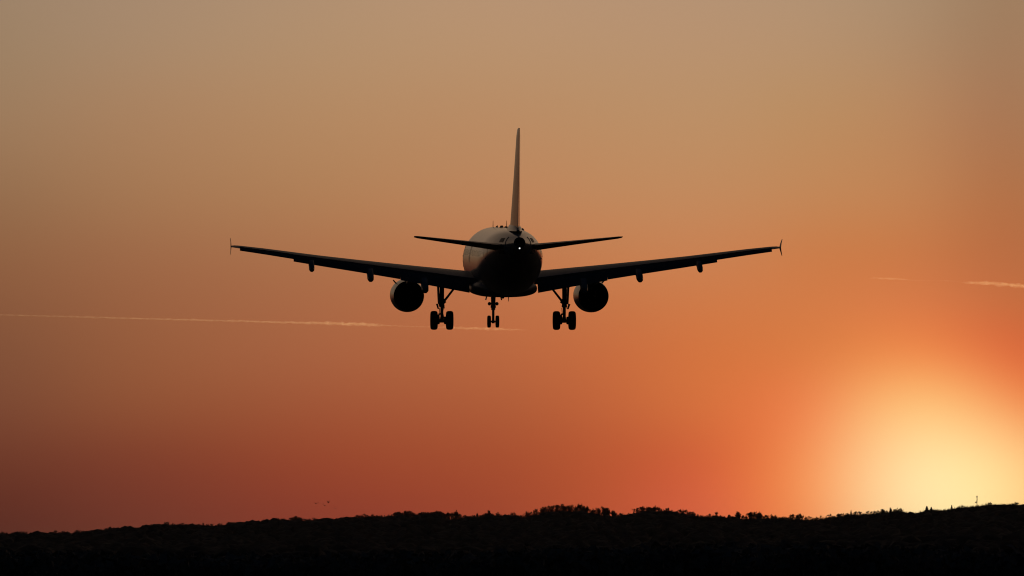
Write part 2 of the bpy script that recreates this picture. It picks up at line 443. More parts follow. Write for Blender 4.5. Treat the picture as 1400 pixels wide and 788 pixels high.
# ------------------------------------------------------------------ individual trees on the skyline
def branch(mb, p, d, ln, r, depth, r2, droop, spread, shrink):
    q = p + d * ln
    a = d.orthogonal().normalized(); b = d.cross(a)
    rings = [[c + (a*math.cos(2.094*k) + b*math.sin(2.094*k)) * rr for k in range(3)] for c, rr in ((p, r), (q, r*0.6))]
    mb.loft(rings, cap=(False, True))
    if depth == 0: return
    n = r2.choice((3, 4, 4, 5))
    for k in range(n):
        t = r2.uniform(0.35, 1.0) if k else 1.0
        nd = (d + Vector((r2.gauss(0, spread), r2.gauss(0, spread), r2.gauss(0, spread*0.7) + droop))).normalized()
        branch(mb, p + d*ln*t, nd, ln * r2.uniform(shrink - 0.12, shrink + 0.1), max(r*0.6, 0.05), depth - 1, r2, droop, spread, shrink)
def make_bare(seed, upright):
    """unit tree 10 m high"""
    r2 = random.Random(seed)
    t = MB(); c = MB()
    lean = Vector((r2.uniform(-.06, .06), r2.uniform(-.06, .06), 1)).normalized()
    t.tube((0, 0, -0.4), lean * 4.6, 0.22, 0.13, n=7)
    t.tube(lean * 4.6, lean * 8.4, 0.13, 0.04, n=6)
    for k in range(24 if upright else 21):
        h = r2.uniform(0.8, 8.2); a = r2.uniform(0, 6.283)
        up = 1.9 if upright else 0.8
        d = Vector((math.cos(a), math.sin(a), up + r2.uniform(-.2, .4))).normalized()
        ln = (2.0 if upright else 2.5) * (1 - abs(h - 4.2) / 7.2)
        branch(c, lean * h, d, ln, 0.085, 3, r2, 0.42 if upright else 0.3, 0.34 if upright else 0.42, 0.62)
    return t, c
def make_dense(seed, conical):
    r2 = random.Random(seed); t = MB(); c = MB()
    t.tube((0, 0, -0.4), (0, 0, 7.5), 0.24, 0.05, n=7)
    for k in range(1500):
        if conical:
            h = 1.0 + 9.0 * (r2.random() ** 1.25); rad = 2.3 * (1 - h / 10.05) * (0.75 + 0.25*math.sin(h*4.2)) + 0.05
            a = r2.uniform(0, 6.283); rr = rad * r2.random() ** 0.5
            p = Vector((rr*math.cos(a), rr*math.sin(a), h)); s = 0.32
        else:
            u = Vector((r2.gauss(0, 1), r2.gauss(0, 1), r2.gauss(0, 1))).normalized() * r2.random() ** 0.4
            b = 1 + 0.22*math.sin(u.x*6+seed) * math.cos(u.z*5)
            p = Vector((u.x*3.4*b, u.y*3.4*b, 6.0 + u.z*4.0*b)); s = 0.45
        n = Vector((r2.gauss(0, 1), r2.gauss(0, 1), r2.gauss(0, 1))).normalized(); a = n.orthogonal().normalized() * s * r2.uniform(.6, 1.3); b = n.cross(a)
        c.add([p + a, p - a*0.5 + b*0.8, p - a*0.5 - b*0.8], [(0, 1, 2)])
    return t, c
PROTO = {}
def proto(kind, seed):
    t, c = {'spreading': lambda: make_bare(seed, False), 'upright': lambda: make_bare(seed, True),
            'round': lambda: make_dense(seed, False), 'conical': lambda: make_dense(seed, True)}[kind]()
    name = {'spreading': 'bare_tree', 'upright': 'bare_tree', 'round': 'evergreen_tree', 'conical': 'conifer_tree'}[kind]
    root = empty(name)
    tr = t.build('trunk', M['bark'], root); cr = c.build('crown', M['twigs'] if kind in ('spreading', 'upright') else M['needles'], root, smooth=False)
    zs = [v[2] for v in c.v]; xs_ = sorted(abs(v[0]) for v in c.v)
    return dict(root=root, used=False, top=float(np.percentile(zs, 99.3)), w=2*xs_[int(len(xs_)*0.96)])
for kind, n in (('spreading', 6), ('upright', 5), ('round', 2), ('conical', 2)):
    PROTO[kind] = [proto(kind, 100*len(kind) + k) for k in range(n)]
NTREE = 0
def place(px, top_px, width_px, kind, label, cat, group=None, dY=None):
    global NTREE
    NTREE += 1
    P = random.choice(PROTO[kind])
    dY = random.uniform(-55, 45) if dY is None else dY
    Y = RD + dY; X = (px - 700) / F * Y
    zb = float(ridge_h(np.array([X]))[0]) - 0.3 - abs(dY)*0.004
    zt = CAM_Z + (765 - top_px) / F * Y
    H = max(zt - zb, 6.0)
    if not P['used']: o = P['root']; P['used'] = True
    else:
        o = P['root'].copy(); COL.objects.link(o)
        for ch in P['root'].children:
            c = ch.copy(); COL.objects.link(c); c.parent = o
    sz = H / P['top']; w = width_px / F * Y / P['w']
    o.location = (X, Y, zb); o.scale = (w, w, sz); o.rotation_euler = (0, 0, random.uniform(0, 6.283))
    for k in ('label', 'category', 'group'):
        if k in o: del o[k]
    return tag(o, label, cat, group)

SPECIAL = [
 (150, 721, 12, 'conical', 'tallest thin conifer standing alone on the low ridge at far left', 'conifer'),
 (143, 725, 11, 'upright', 'small bare tree just left of the lone thin conifer at far left', 'tree'),
 (118, 726, 7, 'conical', 'tiny pointed conifer on the low ridge left of the lone thin conifer', 'conifer'),
 (313, 717, 9, 'upright', 'bare tree with a forked top on the ridge below the left wing tip', 'tree'),
 (381, 708.5, 17, 'spreading', 'wide bare tree on the ridge left of the small flock of birds', 'tree'),
 (404, 708, 14, 'spreading', 'low wide bare tree on the ridge just below the left edge of the bird flock', 'tree'),
 (547, 700, 17, 'spreading', 'see-through bare tree below the left engine, left of the round evergreens', 'tree'),
 (556, 698.5, 14, 'upright', 'taller bare tree below the left engine, rising beside its see-through neighbour', 'tree'),
 (591, 700.5, 11, 'round', 'left half of the solid dark evergreen pair below the left main wheels', 'evergreen tree'),
 (600, 699.5, 14, 'round', 'right, taller half of the solid dark evergreen pair below the left main wheels', 'evergreen tree'),
 (622, 700.5, 12, 'upright', 'thin bare tree in the dip just right of the solid evergreen pair', 'tree'),
 (667, 701.5, 14, 'spreading', 'rounded bare tree on the ridge straight below the nose wheels', 'tree'),
 (765, 690, 18, 'spreading', 'highest bare tree of the tall clump below the right main wheels', 'tree'),
 (793, 690, 9, 'upright', 'slim pointed bare tree right of the tallest clump, below the right engine', 'tree'),
 (822, 692.5, 16, 'spreading', 'round bare tree standing clear at the edge of the gap right of the tall clump', 'tree'),
 (829, 695, 11, 'upright', 'narrow bare tree leaning on the round one beside the gap in the tall clump', 'tree'),
 (838, 698.5, 8, 'upright', 'short bare tree alone in the gap between the two tall clumps', 'tree'),
 (877, 693.5, 17, 'spreading', 'leftmost wide bare tree of the second clump, right of the gap', 'tree'),
 (892, 693.5, 18, 'spreading', 'wide bare tree topping the second clump right of the gap', 'tree'),
 (1009, 699.5, 7, 'upright', 'narrow spiky bare tree left of the lone round bare tree by the glow', 'tree'),
 (1027, 700.5, 15, 'spreading', 'left half of the lone pair of round bare trees standing left of the sun glow', 'tree'),
 (1035, 699.5, 12, 'spreading', 'right half of the lone pair of round bare trees standing left of the sun glow', 'tree'),
 (1093, 703, 12, 'spreading', 'faint see-through bare tree at the left foot of the sun glow', 'tree'),
 (1147, 702.5, 13, 'spreading', 'see-through bare tree on the ridge where the orange glow turns yellow', 'tree'),
 (1218, 695.5, 9, 'conical', 'dark pointed conifer left of the brightest part of the glow', 'conifer'),
 (1228, 694.5, 15, 'spreading', 'bare tree right beside the dark pointed conifer left of the brightest glow', 'tree'),
 (1267, 692.5, 11, 'conical', 'broad dark conifer peak standing right under the brightest glow', 'conifer'),
 (1273, 693.5, 8, 'conical', 'smaller conifer touching the broad conifer peak under the brightest glow', 'conifer'),
 (1301, 691, 7, 'conical', 'small dark conifer between the broad conifer peak and the radio mast', 'conifer'),
 (1314, 690.5, 11, 'spreading', 'pale see-through bare tree just left of the radio mast', 'tree'),
 (1353, 686.5, 9, 'spreading', 'bare tree with dense top just right of the radio mast', 'tree'),
 (1388, 686.5, 14, 'spreading', 'see-through bare tree at the right end of the ridge', 'tree'),
]
for q in SPECIAL: place(q[0], q[1], q[2] * (0.72 if q[0] > 1060 else 1), *q[3:], dY=random.uniform(-20, 20))
ZONES = [(0, 130, 'at the far left end'), (130, 270, 'on the rise below the left wing tip'), (270, 420, 'just left of the birds'),
         (420, 540, 'below and right of the birds'), (540, 640, 'near the solid evergreen pair'), (640, 730, 'below the nose wheels'),
         (730, 830, 'in the clump below the right engine'), (830, 960, 'in the second clump right of the gap'),
         (960, 1060, 'near the lone round pair'), (1060, 1170, 'at the left foot of the sun glow'),
         (1170, 1290, 'under the brightest sun glow'), (1290, 1401, 'around the radio mast')]
px = 2.0
while px < 1400 and NTREE < 295:
    solid = float(solid_px(px)); airy = float(airy_px(px))
    gap = solid - airy
    zone = [z for a, b, z in ZONES if a <= px < b][0]
    r_ = random.random()
    if gap > 3.0: kind = 'spreading' if r_ < 0.4 else 'upright'
    else: kind = 'spreading' if r_ < .15 else 'upright' if r_ < .84 else 'conical' if r_ < .93 else 'round'
    w = random.uniform(7, 13) * (0.58 if kind in ('upright', 'conical') else 0.75 if gap < 3 else 1)
    top = airy - 2.2 + random.uniform(0.0, 3.6) - (1.2 if random.random() < .2 else 0)
    nm = {'spreading': 'small spreading bare tree', 'upright': 'small upright bare tree', 'conical': 'small pointed conifer', 'round': 'small dark rounded evergreen'}[kind]
    place(px, top, w, kind, f'{nm} in the ridge skyline {zone}', 'conifer' if kind == 'conical' else 'evergreen tree' if kind == 'round' else 'tree',
          f'{nm}s in the ridge skyline {zone}')
    px += random.uniform(4.2, 6.8) if gap < 3 else random.uniform(2.8, 5.0)

# ------------------------------------------------------------------ radio mast on the ridge
mY = RD - 10; mX = (1335.5 - 700) / F * mY
mb0 = float(ridge_h(np.array([mX]))[0]); mtop = CAM_Z + (765 - 678) / F * mY
mast = empty('radio_mast', (mX, mY, mb0)); H = mtop - mb0
tag(mast, 'slim lattice radio mast rising from the ridge trees beside the sun glow', 'radio mast')
fr = MB()
hw = lambda z: 0.62 - 0.22 * z / H
for sx in (-1, 1):
    for sy in (-1, 1): fr.tube((sx*hw(0), sy*hw(0), 0), (sx*hw(H), sy*hw(H), H), 0.07, n=6)
nseg = 11
for k in range(nseg):
    z0, z1 = H*k/nseg, H*(k+1)/nseg
    for s_ in (-1, 1):
        a = (-1)**k
        fr.tube((-a*hw(z0), s_*hw(z0), z0), (a*hw(z1), s_*hw(z1), z1), 0.045, n=5)
        fr.tube((s_*hw(z0), -a*hw(z0), z0), (s_*hw(z1), a*hw(z1), z1), 0.045, n=5)
fr.build('lattice_frame', M['mast_steel'], mast)
for (ox, z) in ((0.55, H-0.9), (-0.5, H-0.9), (0.35, H-3.6), (-0.35, H - 5.2)):
    a = MB(); a.box((ox, -0.2, z), (0.42, 0.3, 1.7)); a.build('panel_antenna', M['mast_steel'], mast, smooth=False)
dz = (CAM_Z + (765 - 687) / F * mY) - mb0
d = MB(); d.lathe([(-0.3, 0.05), (-0.3, 0.7), (0.15, 0.72), (0.3, 0.1)], (-0.95, -0.3, dz), 'Y', 20, cap=(True, True)); d.tube((-0.95, 0, dz), (0, 0, dz), 0.07)
d.build('dish_antenna', M['mast_steel'], mast)

# ------------------------------------------------------------------ birds
def bird(px, py, size, flap, head, label):
    p = at(px, py, 2400); mb = MB()
    # body
    prof = [(-0.5, .015), (-0.36, .05), (-0.15, .085), (0.05, .1), (0.22, .075), (0.3, .05), (0.37, .055), (0.43, .035), (0.5, .008)]
    mb.lathe([(t, r) for t, r in prof], (0, 0, 0), 'Y', 10, cap=(True, True))
    mb.add([(-.05, -.42, .01), (.05, -.42, .01), (.13, -.68, .0), (0, -.72, 0), (-.13, -.68, 0), (-.05, -.42, -.01), (.05, -.42, -.01), (.13, -.68, -.012), (0, -.72, -.012), (-.13, -.68, -.012)],
           [(0,1,2,3,4), (9,8,7,6,5), (0,5,6,1), (1,6,7,2), (2,7,8,3), (3,8,9,4), (4,9,5,0)])
    for s in (-1, 1):
        rings = []
        for t, yl, yt, th in ((0.03, .2, -.14, .03), (.3, .24, -.12, .025), (.55, .16, -.16, .018), (.85, .02, -.18, .01)):
            z = 0.04 + math.sin(flap) * t * (1 if t < .5 else .8); x = s * math.cos(flap) * t
            rings.append([(x, yl, z), (x, (yl+yt)/2, z + th), (x, yt, z), (x, (yl+yt)/2, z - th*.6)])
        mb.loft(rings)
    o = mb.build('bird', M['feather']); o.location = p; o.scale = (size*1.35, size*1.35, size*1.9); o.rotation_euler = (0, 0, head)
    tag(o, label, 'bird', 'birds flying low over the ridge')
bird(432, 689, 0.52, 0.5, 0.6, 'leftmost dark bird of the small flock above the ridge')
bird(435.3, 687.8, 0.28, 0.2, 0.9, 'faint tiny bird just right of the leftmost bird of the flock')
bird(441.8, 689, 0.32, -0.3, 0.8, 'faint small bird in the middle of the flock, left of the low dark one')
bird(444, 691.6, 0.55, 0.3, 0.5, 'dark bird flying lowest in the middle of the flock')
bird(449, 687.3, 0.62, 0.7, 0.7, 'highest and darkest bird of the small flock above the ridge')
bird(458.4, 695.2, 0.5, 0.1, 0.4, 'rightmost and lowest bird of the flock, close to the ridge')

# ------------------------------------------------------------------ contrails (thin ice cloud, real volume)
def contrail(name, pts, label, dist=20000):
    """pts: (photo x, photo y, radius in photo px); radius 0 closes the tube"""
    mb = MB(); k = dist / F
    segs = []; cur = []
    for p in pts:
        if p is None: segs.append(cur); cur = []
        else: cur.append(p)
    segs.append(cur)
    for sg in segs:
        X0, X1 = sg[0][0], sg[-1][0]; n = int((X1 - X0) / 1.6)
        sx = [p[0] for p in sg]
        for lay in range(2):
            rings = []
            ph = random.uniform(0, 50)
            for i in range(n + 1):
                x = X0 + (X1 - X0) * i / n
                y = np.interp(x, sx, [p[1] for p in sg]); r = np.interp(x, sx, [p[2] for p in sg])
                puff = 0.95 + 0.7*mnoise.noise(Vector((x/7 + ph, 0, lay))) + 0.3*mnoise.noise(Vector((x/3 + ph, 5, lay)))
                rr = max(r * max(puff, 0.4), 0.02)
                wob = r * (0.75*mnoise.noise(Vector((x/11 + ph, 9, lay))) + (0.35 if lay else -0.2))
                c = at(x, y + wob, dist) + Vector((0, lay * 12, 0))
                rings.append([(c.x, c.y + rr*k*1.3*math.cos(a), c.z + rr*k*math.sin(a)) for a in [2*math.pi*q/10 for q in range(10)]])
            mb.loft(rings)
    o = mb.build(name, M['vapour']); tag(o, label, 'contrail')
    return o
contrail('contrail', [(-300, 424, .8), (0, 430.5, .75), (60, 432, .8), (150, 434.5, 1.0), (250, 437, 1.1), (330, 439, 1.2), (400, 441, 1.4), (450, 442, 1.9), (490, 443.2, 2.2), (515, 444.2, 1.7), (530, 445, .75), (550, 446, .6), (575, 446.8, .55), (604, 447.5, .7), (618, 448, 1.2), (645, 449, 1.6), (680, 450, 1.5), (705, 450.6, 1.0), (726, 451.2, .1)],
         'long thin glowing contrail crossing behind the wheels from the left edge')
contrail('contrail', [(1184, 380.5, .1), (1200, 380.3, .9), (1215, 380.8, 1.3), (1230, 381.7, 1.1), (1245, 383, .5), (1262, 383.5, .4), (1280, 384, .25), (1296, 384, .55), (1305, 384.5, .3), (1315, 386, .3), (1322, 386.4, 1.4), (1345, 387, 2.1), (1370, 388.5, 2.2), (1400, 391, 2.2), (1500, 397, 2.4), (1700, 408, 1.5)],
         'short broken ragged contrail entering at the right edge above the glow')

# ------------------------------------------------------------------ the airliner
PD = 520.0
plane = empty('airliner', at(688, 357, PD))
plane.rotation_euler = (R(2.42), 0, R(2.90))
tag(plane, 'twin-engine airliner seen from behind, wheels and flaps down for landing', 'airliner')
W_, GR, FL, DG = M['white_paint'], M['wing_grey'], M['flap_grey'], M['dark_grey']

ST = [(0.0,-.50,-.60,.05),(0.12,-.28,-.82,.27),(0.4,-.02,-1.08,.55),(0.9,.32,-1.36,.88),(1.6,.78,-1.62,1.22),(2.5,1.36,-1.84,1.54),(3.5,1.80,-1.97,1.78),(4.8,2.02,-2.05,1.92),(6.5,2.07,-2.07,1.975),
      (10,2.07,-2.07,1.975),(15,2.07,-2.07,1.975),(20,2.07,-2.07,1.975),(24,2.07,-2.07,1.975),(26,2.07,-1.95,1.955),(28,2.06,-1.65,1.88),(30,2.03,-1.17,1.72),(32,1.97,-.58,1.45),(34,1.86,-.02,1.08),(35.5,1.74,.40,.77),(36.6,1.63,.70,.50),(37.3,1.55,.86,.35)]
_s = np.array([a[0] for a in ST])
def fus(s):
    return tuple(pchip(_s, [a[k] for a in ST], s) for k in (1, 2, 3))
def fpt(s, phi, off=0.0):
    t, b, w = fus(s); zc = (t+b)/2; hz = (t-b)/2
    return Vector(((w+off)*math.cos(phi), 17.7 - s, zc + (hz+off)*math.sin(phi)))
fb = MB()
sta = [0, .05, .12, .25, .4, .6, .9, 1.2, 1.6, 2, 2.5, 3, 3.5, 4.1, 4.8, 5.6, 6.5] + list(np.arange(8, 24, 1.5)) + list(np.arange(24, 37.3, .6)) + [37.3]
rings = [[fpt(s, 2*math.pi*k/56) for k in range(56)] for s in sta]
fb.loft(rings, cap=(True, False))
# rounded lip and inner wall of the tail exhaust
t, b, w = fus(37.3); zc = (t+b)/2; hz = (t-b)/2
fb.loft([[(w*f*math.cos(a), 17.7-s, zc + hz*f*math.sin(a)) for a in [2*math.pi*k/56 for k in range(56)]] for s, f in ((37.3, 1), (37.33, .93), (37.28, .82))], cap=(False, False))
body = fb.build('fuselage', W_, plane)
ex = MB(); ex.lathe([(0, .30), (-.06, .33), (-.05, .27), (.05, .22), (.9, .2)], (0, 17.7-37.28, zc), 'Y', 24, cap=(False, True)); ex.build('tail_exhaust', M['burnt_metal'], plane)
nl = MB(); nl.lathe([(-.05, .01), (-.035, .035), (0, .045), (.05, .04)], (0, 17.7-37.36, zc - .32), 'Y', 12, cap=(True, True)); nl.build('tail_light', M['lamp'], plane)
hs = MB(); hs.lathe([(0, .085), (.25, .1)], (0, 17.7-37.36, zc - .32), 'Y', 12, cap=(True, True)); hs.build('tail_light_housing', DG, plane)

def patch(s0, s1, z0, z1, side, off=0.012, n=4):
    """closed thin panel hugging the fuselage skin"""
    mb = MB(); grid = []
    for o_ in (off, -0.03):
        for i in range(n+1):
            s = s0 + (s1-s0)*i/n; t, b, w = fus(s); zc_ = (t+b)/2; hz_ = (t-b)/2
            for j in range(n+1):
                z = z0 + (z1-z0)*j/n; ph = math.asin(max(-1, min(1, (z-zc_)/hz_)))
                p = fpt(s, ph, o_); p.x *= side; grid.append(p)
    m = n+1; f = []
    for l in (0, m*m):
        for i in range(n):
            for j in range(n): q = l + i*m + j; f.append((q, q+1, q+m+1, q+m))
    rim = [i*m for i in range(m)] + [n*m + j for j in range(1, m)] + [i*m + n for i in range(n-1, -1, -1)] + [j for j in range(n-1, 0, -1)]
    for a in range(len(rim)): b_ = (a+1) % len(rim); f.append((rim[a], rim[b_], rim[b_]+m*m, rim[a]+m*m))
    return mb.add(grid, f)
# cabin windows (each its own), doors, cockpit windows
for side in (-1, 1):
    pane = None
    s = 6.6
    while s < 29.0:
        if not (13.6 < s < 15.6):
            if pane is None or s > 24:
                o = patch(s, s+.24, .32, .68, side, .008, 2).build('cabin_window', M['glass_dark'], body)
                if s <= 24: pane = o; ps = s
            else:
                o = pane.copy(); COL.objects.link(o); o.parent = body; o.location = (0, -(s-ps), 0)
        s += .533
    for s0, s1, z0, z1 in ((4.9, 5.75, -.72, 1.15), (30.0, 30.8, -.72, 1.15)):
        d_ = patch(s0, s1, z0, z1, side, .014, 6).build('cabin_door', W_, body)
        h_ = patch(s0+.1, s0+.3, .2, .26, side, .03, 2).build('door_handle', DG, body)
    for s0 in (13.7, 14.7): patch(s0, s0+.55, -.1, 1.0, side, .013, 4).build('exit_door', W_, body)
    for s0, s1, z0, z1 in ((1.75, 2.35, .25, .72), (2.42, 3.0, .42, .9), (3.08, 3.5, .55, .95)):
        patch(s0, s1, z0, z1, side, .008, 3).build('cockpit_window', M['glass_dark'], body)
# belly fairing
bf = MB(); rg = []
for s, hwid, top, bot, e in ((11.0,.5,-1.9,-2.0,2),(11.8,1.55,-1.3,-2.12,2.2),(13,1.98,-1.1,-2.2,2.5),(15,2.04,-1.15,-2.24,2.7),(18,2.04,-1.15,-2.25,2.7),(20,1.98,-1.15,-2.22,2.6),(21.8,1.75,-1.1,-2.16,2.4),(23,1.2,-1.4,-2.10,2.2),(23.9,.5,-1.8,-2.06,2)):
    zc_ = -.8 if hwid > 1.9 else (top+bot)/2; r_ = []
    for k in range(40):
        a = 2*math.pi*k/40; ca, sa = math.cos(a), math.sin(a)
        x = hwid * math.copysign(abs(ca)**(2/e), ca); zz = math.copysign(abs(sa)**(2/e), sa)
        z = top + (0 if True else 0); mid_ = (top+bot)/2; z = mid_ + (top-bot)/2*zz
        r_.append((x, 17.7-s, z))
    rg.append(r_)
bf.loft(rg); bf.build('belly_fairing', GR, plane)
# antennas
def blade(s, x, z, h, c, name='antenna', up=1, th=.05):
    mb = MB(); y = 17.7 - s
    mb.loft([[(x-th/2, y, z), (x, y+c/2, z), (x+th/2, y, z), (x, y-c/2, z)], [(x-th/4, y-c*.25, z+up*h), (x, y+c*.05, z+up*h), (x+th/4, y-c*.25, z+up*h), (x, y-c*.45, z+up*h)]])
    return mb.build(name, DG, plane)
blade(7.0, -.12, 2.05, .42, .4); blade(12.2, -.1, 2.05, .16, .3); blade(24.2, -.12, 2.03, .48, .4)
blade(9.5, 0, 2.03, .12, .9, th=.2); blade(16.5, -.05, 2.03, .16, 1.0, th=.3); blade(19.0, .1, 2.03, .12, .5, th=.3)
blade(21.8, .12, -2.1, .36, .45, up=-1, th=.06); blade(9.4, .0, -2.03, .3, .3, up=-1)
dm = MB(); dm.lathe([(-.6, .02), (-.4, .12), (0, .18), (.4, .12), (.6, .02)], (.62, 17.7-27.5, 1.9), 'Y', 12, cap=(True, True)); dm.build('antenna_dome', DG, plane)
bc = MB(); bc.lathe([(-.1, .02), (-.07, .07), (0, .09)], (.02, 17.7-17, -2.25), 'Z', 12, cap=(True, True)); bc.build('beacon', DG, plane)

# aerofoil ring: pts from LE to TE (upper then lower)
def foil(le, te, t, camber=0.0, n=12, cut=1.0, up=Vector((0, 0, 1)), lo=0.0):
    le = Vector(le); te = Vector(te); ch = te - le; L = ch.length; u = ch.normalized()
    nn = (up - u * up.dot(u)).normalized()
    xsn = [0.5*(1 - math.cos(math.pi*k/n)) * cut for k in range(n+1)] if lo == 0 else [lo + (cut-lo)*k/n for k in range(n+1)]
    def yt(x): return 5*t*(0.2969*math.sqrt(x) - 0.126*x - 0.3516*x*x + 0.2843*x**3 - 0.1015*x**4) + 0.0015
    def yc(x): return camber * (4*x*(1-x))
    up_ = [le + u*(x*L) + nn*((yt(x)+yc(x))*L) for x in xsn]
    low = [le + u*(x*L) + nn*((-yt(x)*0.85+yc(x))*L) for x in xsn]
    return up_ + (low[::-1][:-1] if lo == 0 else low[::-1])
# wing stations: span, LE y, TE y, LE z, TE z, thickness
WS = [(1.2, 5.6, -1.0, -1.20, -1.50, .15), (2.0, 5.1, -1.0, -1.10, -1.36, .15), (4.2, 3.98, -1.02, -.76, -1.00, .135), (6.4, 2.85, -1.05, -.44, -.66, .122), (9.0, 1.50, -1.80, -.13, -.27, .115), (11.4, .30, -2.50, .17, .06, .112), (13.0, -.52, -2.96, .40, .29, .11), (15.0, -1.54, -3.54, .68, .58, .108), (16.4, -2.26, -3.95, .85, .77, .105), (16.9, -2.6, -4.08, .90, .84, .09)]
def wst(x):
    return [float(np.interp(x, [w[0] for w in WS], [w[k] for w in WS])) for k in range(1, 6)]
FLCUT = 0.80
def surface(side, x0, x1, c0, c1, defl0, name, parent, back=0.0, drop=0.0, mat=None, t=.14, nseg=6):
    mb = MB(); rings = []
    for i in range(nseg+1):
        f = i/nseg; x = x0 + (x1-x0)*f; c = c0 + (c1-c0)*f
        ly, ty, lz, tz, th = wst(x); L = ly-ty
        hy = ly - L*FLCUT - back; hz_ = lz + (tz-lz)*FLCUT - drop + L*.012
        dfl = R(defl0)
        p0 = Vector((side*x, hy, hz_)); p1 = Vector((side*x, hy - c*math.cos(dfl), hz_ - c*math.sin(dfl)))
        rings.append(foil(p0, p1, t, 0.02, 8))
    mb.loft(rings)
    return mb.build(name, mat or FL, parent)
def make_wing(side):
    mb = MB(); rings = []
    xs_ = [1.2, 2.0, 3.1, 4.2, 5.3, 6.4, 7.7, 9.0, 10.2, 11.4, 12.2, 13.0, 13.05]
    for x in xs_:
        ly, ty, lz, tz, th = wst(x)
        rings.append(foil((side*x, ly, lz), (side*x, ty, tz), th, .012, 12, cut=FLCUT))
    for x in (14.0, 15.0, 16.35): 
        ly, ty, lz, tz, th = wst(x); rings.append(foil((side*x, ly, lz), (side*x, ty, tz), th, .012, 12, cut=.74))
    for x in (16.4, 16.7, 16.87):
        ly, ty, lz, tz, th = wst(x); rings.append(foil((side*x, ly - (x-16.4)*.2, lz), (side*x, ty, tz), th * (1 if x < 16.8 else .6), .012, 12, cut=1.0))
    mb.loft(rings)
    w = mb.build('wing', GR, plane)
    surface(side, 2.12, 6.393, 1.22, 1.0, 35, 'flap', w, back=.10, drop=.05)
    surface(side, 6.40, 13.05, .98, .66, 33, 'flap', w, back=.08, drop=.03)
    # aileron, drooped
    am = MB(); rr = []
    for i in range(5):
        x = 13.05 + (16.36-13.05)*i/4; ly, ty, lz, tz, th = wst(x); L = ly-ty
        p0 = Vector((side*x, ly - L*.745, lz + (tz-lz)*.74 + .01)); c = .70 - .17*i/4
        rr.append(foil(p0, p0 + Vector((0, -c*math.cos(R(19)), -c*math.sin(R(19)))), .15, 0, 8))
    am.loft(rr); am.build('aileron', FL, w)
    # slats extended ahead of the leading edge
    for x0, x1 in ((2.6, 5.2), (6.5, 9.6), (9.7, 12.9), (13.0, 16.3)):
        sm = MB(); rr = []
        for i in range(4):
            x = x0 + (x1-x0)*i/3; ly, ty, lz, tz, th = wst(x); L = ly-ty
            p1 = Vector((side*x, ly - L*.06, lz + L*.045)); p0 = p1 + Vector((0, L*.13 + .1, -L*.075 - .08))
            rr.append(foil(p0, p1, .2, .06, 7))
        sm.loft(rr); sm.build('slat', GR, w)
    # flap track fairings: slim canoes whose rear droops with the flap
    for x, sz in ((4.92, 1.12), (8.3, 1.0), (11.95, .85)):
        ly, ty, lz, tz, th = wst(x); L = ly-ty
        y0 = ty + L*.38; z0 = lz + (tz-lz)*.6 - L*.06
        drp = {4.92: -.60, 8.3: -.50, 11.95: -.46}[x]
        cm = MB(); rr = []
        for f, dy, dz, hw_, hh in ((0, 0, .0, .03, .04), (.15, -.35, -.05, .13, .15), (.4, -1.0*sz, -.14, .21, .22), (.6, -1.6*sz, drp*.55, .205, .26), (.8, -2.2*sz, drp*.92, .205, .25), (.93, -2.6*sz, drp*1.1, .19, .2), (1, -2.85*sz, drp*1.17, .12, .1)):
            ring = []
            for k in range(14):
                a = 2*math.pi*k/14; ca, sa = math.cos(a), math.sin(a)
                ex_ = abs(ca)**.35 * math.copysign(1, ca)
                ring.append((side*x + hw_*sz*ex_*(1 - .75*max(0, -sa - .45)), y0 + dy, z0 + dz + hh*sz*(sa if sa > 0 else sa*1.15)))
            rr.append(ring)
        cm.loft(rr); cm.build('flap_track_fairing', GR, w)
    # tip fence
    tm = MB(); tipx = 16.90
    def fence_ring(z, y0, y1, x, th):
        return [(side*(x-th), (y0+y1)/2, z), (side*x, y0, z), (side*(x+th), (y0+y1)/2, z), (side*x, y1, z)]
    tm.loft([fence_ring(.84-.47, -3.9, -4.35, tipx+.06, .012), fence_ring(.84-.2, -3.3, -4.3, tipx+.02, .02), fence_ring(.86, -2.7, -4.15, tipx, .035), fence_ring(.95+.2, -3.3, -4.32, tipx+.02, .02), fence_ring(.95+.45, -4.0, -4.5, tipx+.06, .014)])
    tm.build('wingtip_fence', GR, w, smooth=False)
    return w
wings = [make_wing(-1), make_wing(1)]

